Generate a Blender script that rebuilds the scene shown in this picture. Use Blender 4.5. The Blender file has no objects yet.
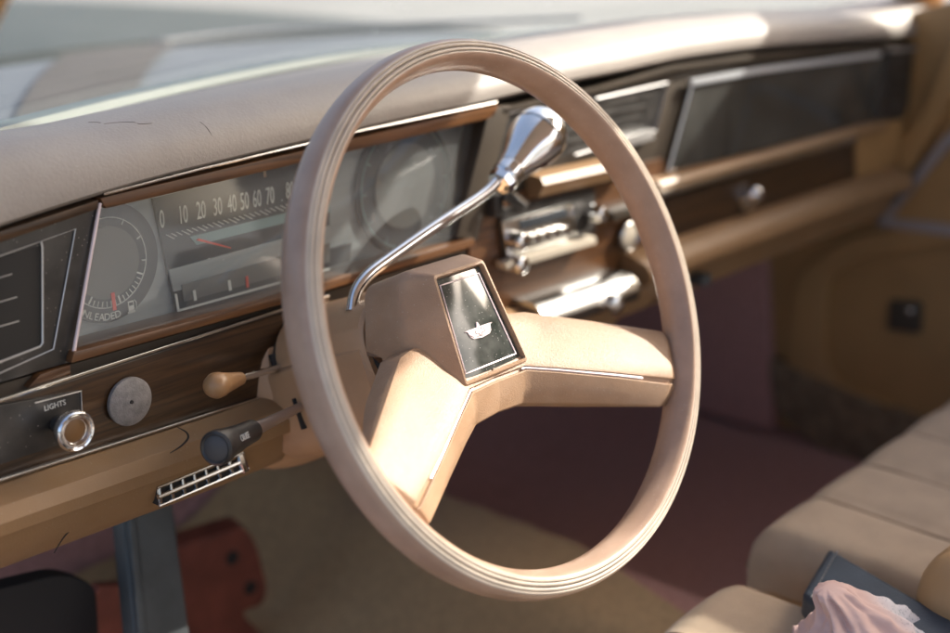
import bpy, bmesh, math, random
from mathutils import Vector, Matrix, noise
random.seed(7)
R = math.radians
SC = bpy.context.scene
COL = SC.collection

# ------------------------------------------------------------------ camera, sky, sun, exposure
CAM = Vector((-.6748, -.5537, .2781))
YAW, PITCH, ROLL, FPX = R(48.7405), R(17.7944), R(-.5284), 1350.0
fw = Vector((math.sin(YAW)*math.cos(PITCH), math.cos(YAW)*math.cos(PITCH), -math.sin(PITCH)))
rt = Vector((math.cos(YAW), -math.sin(YAW), 0)); up = rt.cross(fw)
c_, s_ = math.cos(ROLL), math.sin(ROLL)
rt, up = c_*rt + s_*up, -s_*rt + c_*up
cam = bpy.data.objects.new('camera', bpy.data.cameras.new('camera')); COL.objects.link(cam)
cam.matrix_world = Matrix(((rt.x, up.x, -fw.x, CAM.x), (rt.y, up.y, -fw.y, CAM.y), (rt.z, up.z, -fw.z, CAM.z), (0, 0, 0, 1)))
cam.data.sensor_width = 36; cam.data.lens = FPX/950*36
cam.data.clip_start = .02; cam.data.clip_end = 900
cam.data.dof.use_dof = True; cam.data.dof.focus_distance = .93; cam.data.dof.aperture_fstop = 2.9
SC.camera = cam
SUN = Vector((.80, -.36, .57)).normalized()
w = bpy.data.worlds.new('World'); SC.world = w; w.use_nodes = True
nt = w.node_tree; bg = nt.nodes['Background']
sky = nt.nodes.new('ShaderNodeTexSky'); sky.sky_type = 'NISHITA'; sky.sun_disc = False
sky.sun_elevation = math.asin(SUN.z); sky.sun_rotation = math.atan2(SUN.x, SUN.y)
sky.air_density = .75; sky.dust_density = 6; sky.ozone_density = .3
nt.links.new(sky.outputs[0], bg.inputs[0]); bg.inputs[1].default_value = .15
sd = bpy.data.lights.new('sun', 'SUN'); sd.energy = 3.4; sd.angle = R(.5); sd.color = (1, .94, .84)
so = bpy.data.objects.new('sun', sd); COL.objects.link(so)
so.rotation_euler = (-SUN).to_track_quat('-Z', 'Y').to_euler(); so.location = (6, -2, 5)
SC.view_settings.view_transform = 'Standard'; SC.view_settings.look = 'None'
SC.view_settings.exposure = 1.38; SC.view_settings.gamma = 1
SC.render.engine = 'CYCLES'
SC.cycles.use_denoising = True
SC.cycles.max_bounces = 10; SC.cycles.transparent_max_bounces = 16
SC.cycles.caustics_reflective = False; SC.cycles.caustics_refractive = False

# ------------------------------------------------------------------ helpers
def D(px, py, y=.2):            # a point of the dashboard: sight line met with the real upright plane at depth y
    d = rt*((px-475)/FPX) - up*((py-316.5)/FPX) + fw
    t = (y-CAM.y)/d.y
    return CAM + d*t
def ZP(px, py, z):
    d = rt*((px-475)/FPX) - up*((py-316.5)/FPX) + fw
    return CAM + d*((z-CAM.z)/d.z)
def XP(px, py, x):
    d = rt*((px-475)/FPX) - up*((py-316.5)/FPX) + fw
    return CAM + d*((x-CAM.x)/d.x)
T = R(22.3)
NA = Vector((0, -math.cos(T), math.sin(T))); E1 = Vector((1, 0, 0)); E2 = Vector((0, math.sin(T), math.cos(T)))
def W(u, v, h): return E1*(u/1000) + E2*(v/1000) + NA*(h/1000)   # steering-wheel frame, mm

def thing(name, label, cat, loc=(0, 0, 0), group=None, rot=(0, 0, 0)):
    o = bpy.data.objects.new(name, None); COL.objects.link(o)
    o.empty_display_size = .03
    o.location = loc; o.rotation_euler = rot; o['label'] = label; o['category'] = cat
    if group: o['group'] = group
    return o
def origin_of(p):
    v = Vector((0, 0, 0))
    while p is not None:
        v += Vector(p.location); p = p.parent
    return v
def link(name, bm, m, parent=None, local=False, smooth=True, angle=35, loc=None):
    me = bpy.data.meshes.new(name)
    bmesh.ops.remove_doubles(bm, verts=bm.verts, dist=1e-6)
    bmesh.ops.recalc_face_normals(bm, faces=bm.faces)
    off = origin_of(parent) if parent is not None else (Vector(loc) if loc is not None else Vector((0, 0, 0)))
    if not local:
        for v in bm.verts: v.co -= off
    bm.to_mesh(me); bm.free()
    for p in me.polygons: p.use_smooth = smooth
    if smooth: me.set_sharp_from_angle(angle=R(angle))
    me.materials.append(m)
    o = bpy.data.objects.new(name, me); COL.objects.link(o)
    if parent is not None: o.parent = parent
    elif loc is not None: o.location = loc
    return o
def tag(o, label=None, cat=None, group=None, kind=None):
    if label: o['label'] = label
    if cat: o['category'] = cat
    if group: o['group'] = group
    if kind: o['kind'] = kind
    return o
def add_faces(bm, vs, fs):
    b = [bm.verts.new(v) for v in vs]
    for f in fs:
        try: bm.faces.new([b[i] for i in f])
        except ValueError: pass
    return b
def bevel(bm, width, seg=2, ang=25):
    bmesh.ops.remove_doubles(bm, verts=bm.verts, dist=1e-6)
    bmesh.ops.recalc_face_normals(bm, faces=bm.faces)
    es = [e for e in bm.edges if len(e.link_faces) == 2 and e.calc_face_angle(0) > R(ang)]
    bmesh.ops.bevel(bm, geom=es, offset=width, segments=seg, profile=.6, affect='EDGES', clamp_overlap=True)
def prism(pts, back, bev=0, seg=2, bm=None):      # pts: loop of 3-D points; back: vector to the back loop
    own = bm is None
    b2 = bmesh.new()
    n = len(pts); back = Vector(back)
    vs = [Vector(p) for p in pts] + [Vector(p)+back for p in pts]
    fs = [tuple(range(n)), tuple(range(2*n-1, n-1, -1))] + [(i, (i+1) % n, n+(i+1) % n, n+i) for i in range(n)]
    add_faces(b2, vs, fs)
    if bev: bevel(b2, bev, seg)
    if own: return b2
    merge(bm, b2); return bm
def merge(a, b):
    b.verts.index_update()
    vs = [a.verts.new(v.co) for v in b.verts]
    for f in b.faces: a.faces.new([vs[v.index] for v in f.verts])
    b.free()
def plate(pix, y, thick, bev=.0015, bm=None, seg=2):      # flat dashboard piece, its front face at depth y
    return prism([D(px, py, y) for px, py in pix], (0, thick, 0), bev, seg, bm)
def box(c, s, bev=0, bm=None, rot=None, seg=2):
    b2 = bmesh.new()
    M = Matrix.Translation(Vector(c)) @ (rot.to_4x4() if rot is not None else Matrix.Identity(4)) @ Matrix.Diagonal((s[0], s[1], s[2], 1))
    bmesh.ops.create_cube(b2, size=1, matrix=M)
    if bev: bevel(b2, bev, seg)
    if bm is None: return b2
    merge(bm, b2); return bm
def frame_of(d):
    d = d.normalized(); a = Vector((0, 0, 1)) if abs(d.z) < .9 else Vector((1, 0, 0))
    x = d.cross(a).normalized(); return x, x.cross(d).normalized()
def tube(path, rad, seg=20, bm=None, closed=False, cap=True):
    own = bm is None
    b2 = bmesh.new(); path = [Vector(p) for p in path]; n = len(path)
    rad = rad if isinstance(rad, (list, tuple)) else [rad]*n
    px = None; rings = []
    for i, p in enumerate(path):
        if closed: d = path[(i+1) % n]-path[i-1]
        else: d = path[min(i+1, n-1)]-path[max(i-1, 0)]
        d.normalize()
        if px is None: px, _ = frame_of(d)
        px = (px - d*px.dot(d)).normalized(); py = d.cross(px)
        rings.append([b2.verts.new(p + (px*math.cos(a)+py*math.sin(a))*rad[i]) for a in [2*math.pi*k/seg for k in range(seg)]])
    for i in range(n if closed else n-1):
        a, b = rings[i], rings[(i+1) % n]
        for k in range(seg): b2.faces.new((a[k], a[(k+1) % seg], b[(k+1) % seg], b[k]))
    if cap and not closed:
        b2.faces.new(rings[0]); b2.faces.new(rings[-1])
    if own: return b2
    merge(bm, b2); return bm
def lathe(prof, o, axis, seg=40, bm=None):   # prof: (distance along the axis, radius)
    own = bm is None
    b2 = bmesh.new(); o = Vector(o); axis = Vector(axis).normalized(); x, y = frame_of(axis); rings = []
    for t, r in prof:
        if r < 1e-6: rings.append([b2.verts.new(o+axis*t)]); continue
        rings.append([b2.verts.new(o+axis*t+(x*math.cos(a)+y*math.sin(a))*r) for a in [2*math.pi*k/seg for k in range(seg)]])
    for a, b in zip(rings, rings[1:]):
        for k in range(seg):
            f = [a[k % len(a)], a[(k+1) % len(a)], b[(k+1) % len(b)], b[k % len(b)]]
            f = list(dict.fromkeys(f))
            if len(f) >= 3: b2.faces.new(f)
    if len(rings[0]) > 1: b2.faces.new(rings[0])
    if len(rings[-1]) > 1: b2.faces.new(rings[-1])
    if own: return b2
    merge(bm, b2); return bm
def loft(secs, closed=True, caps=True, bm=None):
    own = bm is None
    b2 = bmesh.new(); rings = [[b2.verts.new(Vector(p)) for p in s] for s in secs]; n = len(rings[0])
    for a, b in zip(rings, rings[1:]):
        for k in range(n if closed else n-1): b2.faces.new((a[k], a[(k+1) % n], b[(k+1) % n], b[k]))
    if caps and closed: b2.faces.new(rings[0]); b2.faces.new(rings[-1])
    if own: return b2
    merge(bm, b2); return bm
def interp(tab, x):
    if x <= tab[0][0]:
        (a, b), (c, d) = tab[0], tab[1]
    elif x >= tab[-1][0]:
        (a, b), (c, d) = tab[-2], tab[-1]
    else:
        for (a, b), (c, d) in zip(tab, tab[1:]):
            if a <= x <= c: break
    return b + (d-b)*(x-a)/(c-a)
def smoothtab(tab, x, wdt=.08):
    return sum(interp(tab, x+wdt*k/3) for k in (-3, -2, -1, 0, 1, 2, 3))/7
def bez(p, n=12):             # smooth path through points (Catmull-Rom)
    p = [Vector(q) for q in p]; out = []
    for i in range(len(p)-1):
        a, b, c, d = p[max(i-1, 0)], p[i], p[i+1], p[min(i+2, len(p)-1)]
        for k in range(n):
            t = k/n
            out.append(.5*((2*b)+(c-a)*t+(2*a-5*b+4*c-d)*t*t+(3*b-a-3*c+d)*t**3))
    return out+[p[-1]]
def roundpoly(pts, r, n=5):   # 2-D polygon with rounded corners
    out = []; m = len(pts)
    for i in range(m):
        a, b, c = Vector(pts[i-1]), Vector(pts[i]), Vector(pts[(i+1) % m])
        d1, d2 = (a-b), (c-b); rr = min(r, d1.length*.45, d2.length*.45)
        p, q = b+d1.normalized()*rr, b+d2.normalized()*rr
        for k in range(n+1):
            t = k/n; out.append((1-t)**2*p+2*t*(1-t)*b+t*t*q)
    return out
def text(name, s, size, loc, m, parent, rot=(R(90), 0, 0), depth=.0003, align='CENTER', shear=0, sx=1):
    cu = bpy.data.curves.new(name, 'FONT'); cu.body = s; cu.size = size; cu.extrude = depth
    cu.align_x = align; cu.align_y = 'CENTER'; cu.shear = shear; cu.resolution_u = 3
    t = bpy.data.objects.new(name, cu); COL.objects.link(t)
    bpy.context.view_layer.update()
    me = bpy.data.meshes.new_from_object(t.evaluated_get(bpy.context.evaluated_depsgraph_get()))
    bpy.data.objects.remove(t)
    me.materials.clear(); me.materials.append(m)
    o = bpy.data.objects.new(name, me); COL.objects.link(o); o.parent = parent
    o.location = Vector(loc)-origin_of(parent); o.rotation_euler = rot; o.scale = (sx, 1, 1)
    return o

# ------------------------------------------------------------------ materials
def mat(name, col, rough=.5, metal=0, var=.0, vscale=8, bump=0, bscale=300, col2=None, spec=.5, coat=0, sheen=0, stretch=None, rvar=0):
    m = bpy.data.materials.new(name); m.use_nodes = True
    t = m.node_tree; b = t.nodes['Principled BSDF']
    b.inputs['Base Color'].default_value = (*col, 1); b.inputs['Roughness'].default_value = rough; b.inputs['Metallic'].default_value = metal
    b.inputs['Specular IOR Level'].default_value = spec
    if coat: b.inputs['Coat Weight'].default_value = coat; b.inputs['Coat Roughness'].default_value = .06
    if sheen: b.inputs['Sheen Weight'].default_value = sheen
    tc = t.nodes.new('ShaderNodeTexCoord'); src = tc.outputs['Object']
    if stretch:
        mp = t.nodes.new('ShaderNodeMapping'); mp.inputs['Scale'].default_value = stretch; t.links.new(src, mp.inputs[0]); src = mp.outputs[0]
    if var or col2:
        n = t.nodes.new('ShaderNodeTexNoise'); n.inputs['Scale'].default_value = vscale; n.inputs['Detail'].default_value = 6; n.inputs['Roughness'].default_value = .6
        t.links.new(src, n.inputs['Vector'])
        r = t.nodes.new('ShaderNodeValToRGB'); r.color_ramp.elements[0].position = .33; r.color_ramp.elements[1].position = .67
        a = col2 or tuple(c*(1-var) for c in col); d = col if col2 else tuple(min(1, c*(1+var)) for c in col)
        r.color_ramp.elements[0].color = (*a, 1); r.color_ramp.elements[1].color = (*d, 1)
        t.links.new(n.outputs[0], r.inputs[0]); t.links.new(r.outputs[0], b.inputs['Base Color'])
        if rvar:
            mr = t.nodes.new('ShaderNodeMapRange'); mr.inputs['To Min'].default_value = max(.02, rough-rvar); mr.inputs['To Max'].default_value = min(1, rough+rvar)
            t.links.new(n.outputs[0], mr.inputs[0]); t.links.new(mr.outputs[0], b.inputs['Roughness'])
    if bump:
        n2 = t.nodes.new('ShaderNodeTexNoise'); n2.inputs['Scale'].default_value = bscale; n2.inputs['Detail'].default_value = 3
        t.links.new(src, n2.inputs['Vector'])
        bp = t.nodes.new('ShaderNodeBump'); bp.inputs['Strength'].default_value = bump; bp.inputs['Distance'].default_value = .001
        t.links.new(n2.outputs[0], bp.inputs['Height']); t.links.new(bp.outputs[0], b.inputs['Normal'])
    return m
def dusty(m, amount=.25, scale=900, col=(.6, .58, .55), thr=.72):   # specks of dust lying on a surface
    t = m.node_tree; b = t.nodes['Principled BSDF']; out = t.nodes['Material Output']
    tc = t.nodes.new('ShaderNodeTexCoord')
    v = t.nodes.new('ShaderNodeTexVoronoi'); v.inputs['Scale'].default_value = scale
    n = t.nodes.new('ShaderNodeTexNoise'); n.inputs['Scale'].default_value = 45; n.inputs['Detail'].default_value = 5
    t.links.new(tc.outputs['Object'], v.inputs['Vector']); t.links.new(tc.outputs['Object'], n.inputs['Vector'])
    lt = t.nodes.new('ShaderNodeMapRange'); lt.inputs['From Min'].default_value = .10; lt.inputs['From Max'].default_value = .22
    lt.inputs['To Min'].default_value = 1; lt.inputs['To Max'].default_value = 0
    t.links.new(v.outputs['Distance'], lt.inputs[0])
    sep = t.nodes.new('ShaderNodeSeparateColor'); t.links.new(v.outputs['Color'], sep.inputs[0])
    gt = t.nodes.new('ShaderNodeMath'); gt.operation = 'GREATER_THAN'; gt.inputs[1].default_value = thr
    t.links.new(sep.outputs[0], gt.inputs[0])
    mu = t.nodes.new('ShaderNodeMath'); mu.operation = 'MULTIPLY'; t.links.new(lt.outputs[0], mu.inputs[0]); t.links.new(gt.outputs[0], mu.inputs[1])
    hz = t.nodes.new('ShaderNodeMapRange'); hz.inputs['From Min'].default_value = .4; hz.inputs['From Max'].default_value = .75; hz.inputs['To Max'].default_value = amount
    t.links.new(n.outputs[0], hz.inputs[0])
    mx = t.nodes.new('ShaderNodeMath'); mx.operation = 'MAXIMUM'; t.links.new(mu.outputs[0], mx.inputs[0]); t.links.new(hz.outputs[0], mx.inputs[1])
    df = t.nodes.new('ShaderNodeBsdfDiffuse'); df.inputs[0].default_value = (*col, 1)
    mix = t.nodes.new('ShaderNodeMixShader')
    t.links.new(mx.outputs[0], mix.inputs[0]); t.links.new(b.outputs[0], mix.inputs[1]); t.links.new(df.outputs[0], mix.inputs[2])
    t.links.new(mix.outputs[0], out.inputs[0])
    return m
def wood(name, dark, light, rough=.35, scale=1.0):
    m = bpy.data.materials.new(name); m.use_nodes = True; t = m.node_tree; b = t.nodes['Principled BSDF']
    tc = t.nodes.new('ShaderNodeTexCoord'); mp = t.nodes.new('ShaderNodeMapping'); mp.inputs['Scale'].default_value = (6*scale, 60*scale, 150*scale)
    n = t.nodes.new('ShaderNodeTexNoise'); n.inputs['Scale'].default_value = 1; n.inputs['Detail'].default_value = 8; n.inputs['Roughness'].default_value = .7; n.inputs['Distortion'].default_value = 1.2
    r = t.nodes.new('ShaderNodeValToRGB'); r.color_ramp.elements[0].position = .36; r.color_ramp.elements[1].position = .66
    r.color_ramp.elements[0].color = (*dark, 1); r.color_ramp.elements[1].color = (*light, 1)
    t.links.new(tc.outputs['Object'], mp.inputs[0]); t.links.new(mp.outputs[0], n.inputs['Vector']); t.links.new(n.outputs[0], r.inputs[0]); t.links.new(r.outputs[0], b.inputs['Base Color'])
    b.inputs['Roughness'].default_value = rough; b.inputs['Coat Weight'].default_value = .25; b.inputs['Coat Roughness'].default_value = .15
    return m
def glass(name, tint=(1, 1, 1), gloss=.06, haze=.03, hcol=(.6, .62, .62), rough=.02, specks=0, back=False):
    # thin pane: what lies behind passes straight through, plus its sheen and the dust on it
    m = bpy.data.materials.new(name); m.use_nodes = True; t = m.node_tree
    for n in list(t.nodes):
        if n.type == 'BSDF_PRINCIPLED': t.nodes.remove(n)
    out = t.nodes['Material Output']
    tr = t.nodes.new('ShaderNodeBsdfTransparent'); tr.inputs[0].default_value = (*tint, 1)
    gl = t.nodes.new('ShaderNodeBsdfGlossy'); gl.inputs['Roughness'].default_value = rough
    lw = t.nodes.new('ShaderNodeLayerWeight'); lw.inputs[0].default_value = .5
    pw = t.nodes.new('ShaderNodeMath'); pw.operation = 'POWER'; pw.inputs[1].default_value = 4.5; t.links.new(lw.outputs['Facing'], pw.inputs[0])
    ad = t.nodes.new('ShaderNodeMath'); ad.operation = 'MULTIPLY_ADD'; ad.inputs[1].default_value = .85; ad.inputs[2].default_value = gloss
    ad.use_clamp = True; t.links.new(pw.outputs[0], ad.inputs[0])
    m1 = t.nodes.new('ShaderNodeMixShader'); t.links.new(ad.outputs[0], m1.inputs[0]); t.links.new(tr.outputs[0], m1.inputs[1]); t.links.new(gl.outputs[0], m1.inputs[2])
    df = t.nodes.new('ShaderNodeBsdfDiffuse'); df.inputs[0].default_value = (*hcol, 1)
    tc = t.nodes.new('ShaderNodeTexCoord'); n = t.nodes.new('ShaderNodeTexNoise'); n.inputs['Scale'].default_value = 14; n.inputs['Detail'].default_value = 6
    t.links.new(tc.outputs['Object'], n.inputs['Vector'])
    mr = t.nodes.new('ShaderNodeMapRange'); mr.inputs['From Min'].default_value = .3; mr.inputs['From Max'].default_value = .7
    mr.inputs['To Min'].default_value = haze*.5; mr.inputs['To Max'].default_value = haze*1.5
    t.links.new(n.outputs[0], mr.inputs[0]); fac = mr.outputs[0]
    if specks:
        v = t.nodes.new('ShaderNodeTexVoronoi'); v.inputs['Scale'].default_value = specks
        t.links.new(tc.outputs['Object'], v.inputs['Vector'])
        lt = t.nodes.new('ShaderNodeMapRange'); lt.inputs['From Min'].default_value = .05; lt.inputs['From Max'].default_value = .12; lt.inputs['To Min'].default_value = 1; lt.inputs['To Max'].default_value = 0
        t.links.new(v.outputs['Distance'], lt.inputs[0])
        sp = t.nodes.new('ShaderNodeSeparateColor'); t.links.new(v.outputs['Color'], sp.inputs[0])
        gt = t.nodes.new('ShaderNodeMath'); gt.operation = 'GREATER_THAN'; gt.inputs[1].default_value = .8; t.links.new(sp.outputs[0], gt.inputs[0])
        mu = t.nodes.new('ShaderNodeMath'); mu.operation = 'MULTIPLY'; t.links.new(lt.outputs[0], mu.inputs[0]); t.links.new(gt.outputs[0], mu.inputs[1])
        mx = t.nodes.new('ShaderNodeMath'); mx.operation = 'MAXIMUM'; t.links.new(mu.outputs[0], mx.inputs[0]); t.links.new(fac, mx.inputs[1]); fac = mx.outputs[0]
    dust = df.outputs[0]
    if back:
        tl = t.nodes.new('ShaderNodeBsdfTranslucent'); tl.inputs[0].default_value = (*hcol, 1)
        md = t.nodes.new('ShaderNodeMixShader'); md.inputs[0].default_value = .5
        t.links.new(df.outputs[0], md.inputs[1]); t.links.new(tl.outputs[0], md.inputs[2]); dust = md.outputs[0]
    m2 = t.nodes.new('ShaderNodeMixShader'); t.links.new(fac, m2.inputs[0]); t.links.new(m1.outputs[0], m2.inputs[1]); t.links.new(dust, m2.inputs[2])
    t.links.new(m2.outputs[0], out.inputs[0])
    return m
MT = dict(
    brightline=mat('bright trim line', (.62, .65, .68), .35, .25),
    crackc=mat('brown crack', (.13, .10, .085), .8),
    rimhi=mat('rim band with painted highlight', (.58, .50, .41), .34, var=.12, vscale=30, bump=.15, bscale=900),  # paler colour paints a bright highlight onto the rim channel
    greymetal=mat('grey metal', (.34, .34, .34), .45, .4),
    groove=mat('dark brown groove', (.10, .075, .06), .7),
    rim=mat('beige rim vinyl', (.40, .265, .19), .33, var=.13, vscale=22, bump=.16, bscale=1100, rvar=.13),
    hub=mat('tan hub plastic', (.40, .25, .150), .42, var=.12, vscale=24, bump=.4, bscale=1300, rvar=.10),
    shroud=mat('tan shroud plastic', (.50, .30, .165), .42, var=.10, vscale=14, bump=.1, bscale=900),
    tan=mat('tan dash vinyl', (.28, .165, .078), .45, var=.10, vscale=7, bump=.15, bscale=700),
    pad=mat('pinkish tan pad vinyl', (.30, .268, .24), .5, var=.12, vscale=5, bump=.35, bscale=420, rvar=.08),
    door=mat('tan door vinyl', (.37, .215, .085), .5, var=.12, vscale=5, bump=.15, bscale=500),
    black=mat('black plastic', (.030, .029, .028), .32, var=.2, vscale=20, spec=.5),
    dark=mat('dark brown plastic', (.05, .038, .026), .5, var=.2, vscale=12),
    matte=mat('matte black', (.022, .021, .02), .8),
    chrome=mat('chrome', (.86, .87, .88), .09, 1),
    chromed=mat('dulled chrome', (.62, .62, .60), .22, 1, var=.1, vscale=60),
    silver=mat('silver paint line', (.55, .55, .54), .35, .6),
    steel=mat('dark steel', (.07, .08, .085), .5, .4, var=.25, vscale=16, bump=.2, bscale=150),
    plate=dusty(mat('glossy dark emblem plate', (.022, .028, .024), .12, coat=.3), .16, 700, thr=.80),
    pink=mat('pale pink metal', (.80, .68, .70), .3, .35),
    cluster=mat('grey brushed cluster plate', (.33, .355, .36), .45, .25, var=.12, vscale=6, stretch=(1, 1, 18)),
    dial=mat('dial black', (.022, .028, .036), .5), dialmid=mat('dial grey', (.11, .11, .105), .5),
    white=mat('printed white', (.62, .62, .58), .6), cyan=mat('printed grey green', (.20, .30, .30), .6),
    red=mat('red needle', (.75, .06, .035), .5), redpad=mat('red vinyl', (.19, .055, .036), .6, var=.25, vscale=25, bump=.3, bscale=500),
    wood=wood('walnut veneer', (.020, .010, .005), (.080, .040, .016)),
    woodo=wood('orange walnut veneer', (.05, .021, .008), (.155, .066, .022), .4),
    maroon=mat('maroon carpet', (.44, .235, .205), .95, var=.16, vscale=110, bump=1.0, bscale=420, sheen=.2),
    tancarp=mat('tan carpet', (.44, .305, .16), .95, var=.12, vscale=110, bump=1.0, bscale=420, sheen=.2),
    brncarp=mat('brown carpet', (.20, .14, .085), .95, var=.3, vscale=45, bump=1.0, bscale=420),
    seat=mat('beige seat cloth', (.42, .32, .22), .8, var=.07, vscale=30, bump=.4, bscale=900, sheen=.15),
    piping=mat('seat seam', (.19, .13, .085), .8),
    seatv=mat('tan seat vinyl', (.40, .25, .12), .5, var=.08, vscale=10, bump=.2, bscale=600),
    navy=mat('navy vinyl', (.034, .05, .07), .42, var=.25, vscale=20, bump=.3, bscale=700),
    cord=mat('grey thread', (.16, .17, .18), .8),
    gold=mat('tan painted pillar', (.36, .21, .07), .35, var=.06),
    greydisc=mat('grey felt disc', (.22, .205, .195), .8, var=.22, vscale=160, bump=.4, bscale=900),
    ivory=mat('ivory dial', (.45, .40, .32), .5), knobtan=mat('tan lever knob', (.36, .20, .09), .38, coat=.1),
    brownin=mat('brown inlay', (.17, .085, .03), .4),
    hood=mat('pale hood paint', (.05, .06, .062), .75, var=.05, spec=.2), cowl=mat('brown painted reflection', (.046, .040, .038), .85, var=.15, vscale=5),
    bluew=mat('cowl metal in pale blue reflection tone', (.105, .118, .138), .75, var=.06, spec=.2), rubber=mat('black rubber', (.03, .03, .032), .6),
    trimgreen=mat('glazing strip', (.15, .175, .165), .42, .1), asphalt=mat('asphalt', (.19, .19, .185), .9, var=.2, vscale=.6, bump=.5, bscale=40),
    headliner=mat('beige headliner', (.60, .53, .44), .9), grime=mat('grey lavender trim', (.30, .265, .255), .5, .1),
)
dusty(MT['hub'], .10, 620, (.62, .55, .46), .90); dusty(MT['rim'], .10, 620, (.6, .52, .44), .92); dusty(MT['pad'], .22, 420, (.45, .42, .38), .86); dusty(MT['black'], .10, 500, (.4, .38, .35), .88); dusty(MT['tan'], .10, 500, (.42, .34, .24), .9)
G_WS = glass('windshield glass', (.90, .94, .93), .06, .045, (.9, .92, .92), .01, specks=55, back=True)
G_LENS = glass('cluster lens', (.90, .93, .93), .085, .15, (.50, .53, .535), .03, specks=150)
G_DARK = glass('smoked panel glass', (.45, .46, .45), .07, .14, (.30, .30, .28), .08, specks=120)  # haze set high to stand for the sky's reflection in the panel

# ------------------------------------------------------------------ ground and far surroundings
bm = bmesh.new(); add_faces(bm, [(-300, -300, -.98), (300, -300, -.98), (300, 300, -.98), (-300, 300, -.98)], [(0, 1, 2, 3)])
tag(link('ground', bm, MT['asphalt']), kind='structure')

# ------------------------------------------------------------------ car floor, firewall, tunnel
def sheet(name, prof, x0, x1, nx, m, fz=None):
    bm = bmesh.new(); rows = []
    for i in range(nx+1):
        x = x0+(x1-x0)*i/nx
        rows.append([bm.verts.new((x, y, z+(fz(x, y) if fz else 0))) for y, z in prof])
    for a, b in zip(rows, rows[1:]):
        for k in range(len(prof)-1): bm.faces.new((a[k], a[k+1], b[k+1], b[k]))
    return bm
prof = [(-1.5+.05*i, -.53) for i in range(41)]
prof += [(.55, -.525), (.62, -.49), (.70, -.42), (.76, -.34), (.80, -.22), (.81, -.12), (.81, -.05)]
def hump(x, y):
    d = abs(x-.36); k = max(0, 1-d/.20); k = k*k*(3-2*k)
    return .10*min(1, k*1.25)*max(0, min(1, (.8-y)/.2))
car = thing('car_floor', 'maroon carpeted car floor with a raised centre hump between the footwells', 'car floor', (.3, .3, -.53))
car['kind'] = 'structure'
link('carpet', sheet('c', prof, -.46, 1.16, 60, MT['maroon'], hump), MT['maroon'], car)
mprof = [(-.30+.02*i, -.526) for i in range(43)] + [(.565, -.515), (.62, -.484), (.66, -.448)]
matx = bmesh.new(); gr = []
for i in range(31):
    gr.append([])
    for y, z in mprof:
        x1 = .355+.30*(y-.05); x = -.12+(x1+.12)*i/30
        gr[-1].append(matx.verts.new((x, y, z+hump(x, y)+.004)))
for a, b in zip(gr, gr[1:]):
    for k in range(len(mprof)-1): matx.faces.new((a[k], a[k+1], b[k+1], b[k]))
link('tan_overlay', matx, MT['tancarp'], car)  # tan layer over the carpet with a slanting right edge
# ------------------------------------------------------------------ roof, pillars, hood, windshield
roof = thing('car_roof', 'tan car roof on slim windshield pillars above the dashboard', 'car roof', (.36, -.5, .57))
bm = bmesh.new()
n = 24; secs = []
for i in range(n+1):
    x = -.36+(1.125)*i/n; k = 1-((x-.2025)/.5625)**2
    secs.append([(x if x < .24 else .24+(x-.24)*(interp([(-2, .765), (-.42, .765), (-.38, .87), (-.26, .93), (.1, .93)], y)-.24)/(.765-.24), y, .64+.05*k*(1-((y+.75)/.85)**4*.3)+dz) for dz in (0, .03) for y in ([0, -.14, -.26, -.38, -.42, -.6, -.9, -1.2, -1.5] if dz == 0 else [-1.5, -1.2, -.9, -.6, -.42, -.38, -.26, -.14, 0])])  # passenger edge stepped to let sun onto the wheel and shade the dash
link('roof_panel', loft(secs), MT['headliner'], roof)
def pillar(a, b, w0, d0): return tube(bez([a, (Vector(a)+Vector(b))/2+Vector((0, 0, .012)), b], 8), [w0]*17, 12)
link('windshield_pillar', pillar((-.40, .13, .09), (-.28, -.3, .61), .022, .02), MT['gold'], roof)
link('windshield_pillar', pillar((1.19, .27, .06), (.92, -.02, .645), .034, .02), MT['gold'], roof)

link('shade_pillar', box((.99, -.78, .33), (.05, .40, .72), .01), MT['headliner'], roof)  # unseen pillar added to shade the cloth and driver seat
WS = [(-.5, .22), (-.3, .31), (-.136, .385), (.063, .455), (.312, .51), (.717, .44), (1.0, .37), (1.18, .31)]
ZB = .104
ws = thing('windshield', 'dusty windshield glass with a pale glazing strip along its base', 'windshield', (.35, .45, ZB))
rows = []
for i in range(41):
    x = -.44+1.58*i/40; y = smoothtab(WS, x, .1)
    top = Vector((.29+(x-.36)*.78, -.04+.06*(1-((x-.36)/.8)**2), .655))
    rows.append((Vector((x, y, ZB)), top))
bm = bmesh.new(); g = []
for b0, t0 in rows: g.append([bm.verts.new(b0.lerp(t0, k/8)+Vector((0, .02, .02))*math.sin(math.pi*k/8)) for k in range(9)])
for a, b in zip(g, g[1:]):
    for k in range(8): bm.faces.new((a[k], a[k+1], b[k+1], b[k]))
link('glass_pane', bm, G_WS, ws)
bm = bmesh.new(); loft([[r[0]+Vector((0, dy, dz)) for dy, dz in ((-.020, -.010), (-.019, .000), (-.013, .006), (.000, .008), (.008, .006), (.010, -.008))] for r in rows], bm=bm)
link('glazing_strip', bm, MT['trimgreen'], ws)
bm = bmesh.new(); loft([[r[0]+Vector((0, dy, dz)) for dy, dz in ((-.034, -.012), (-.032, -.0015), (-.0205, .0005), (-.0205, -.012))] for r in rows], bm=bm)
link('rubber_seal', bm, MT['rubber'], ws)

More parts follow.
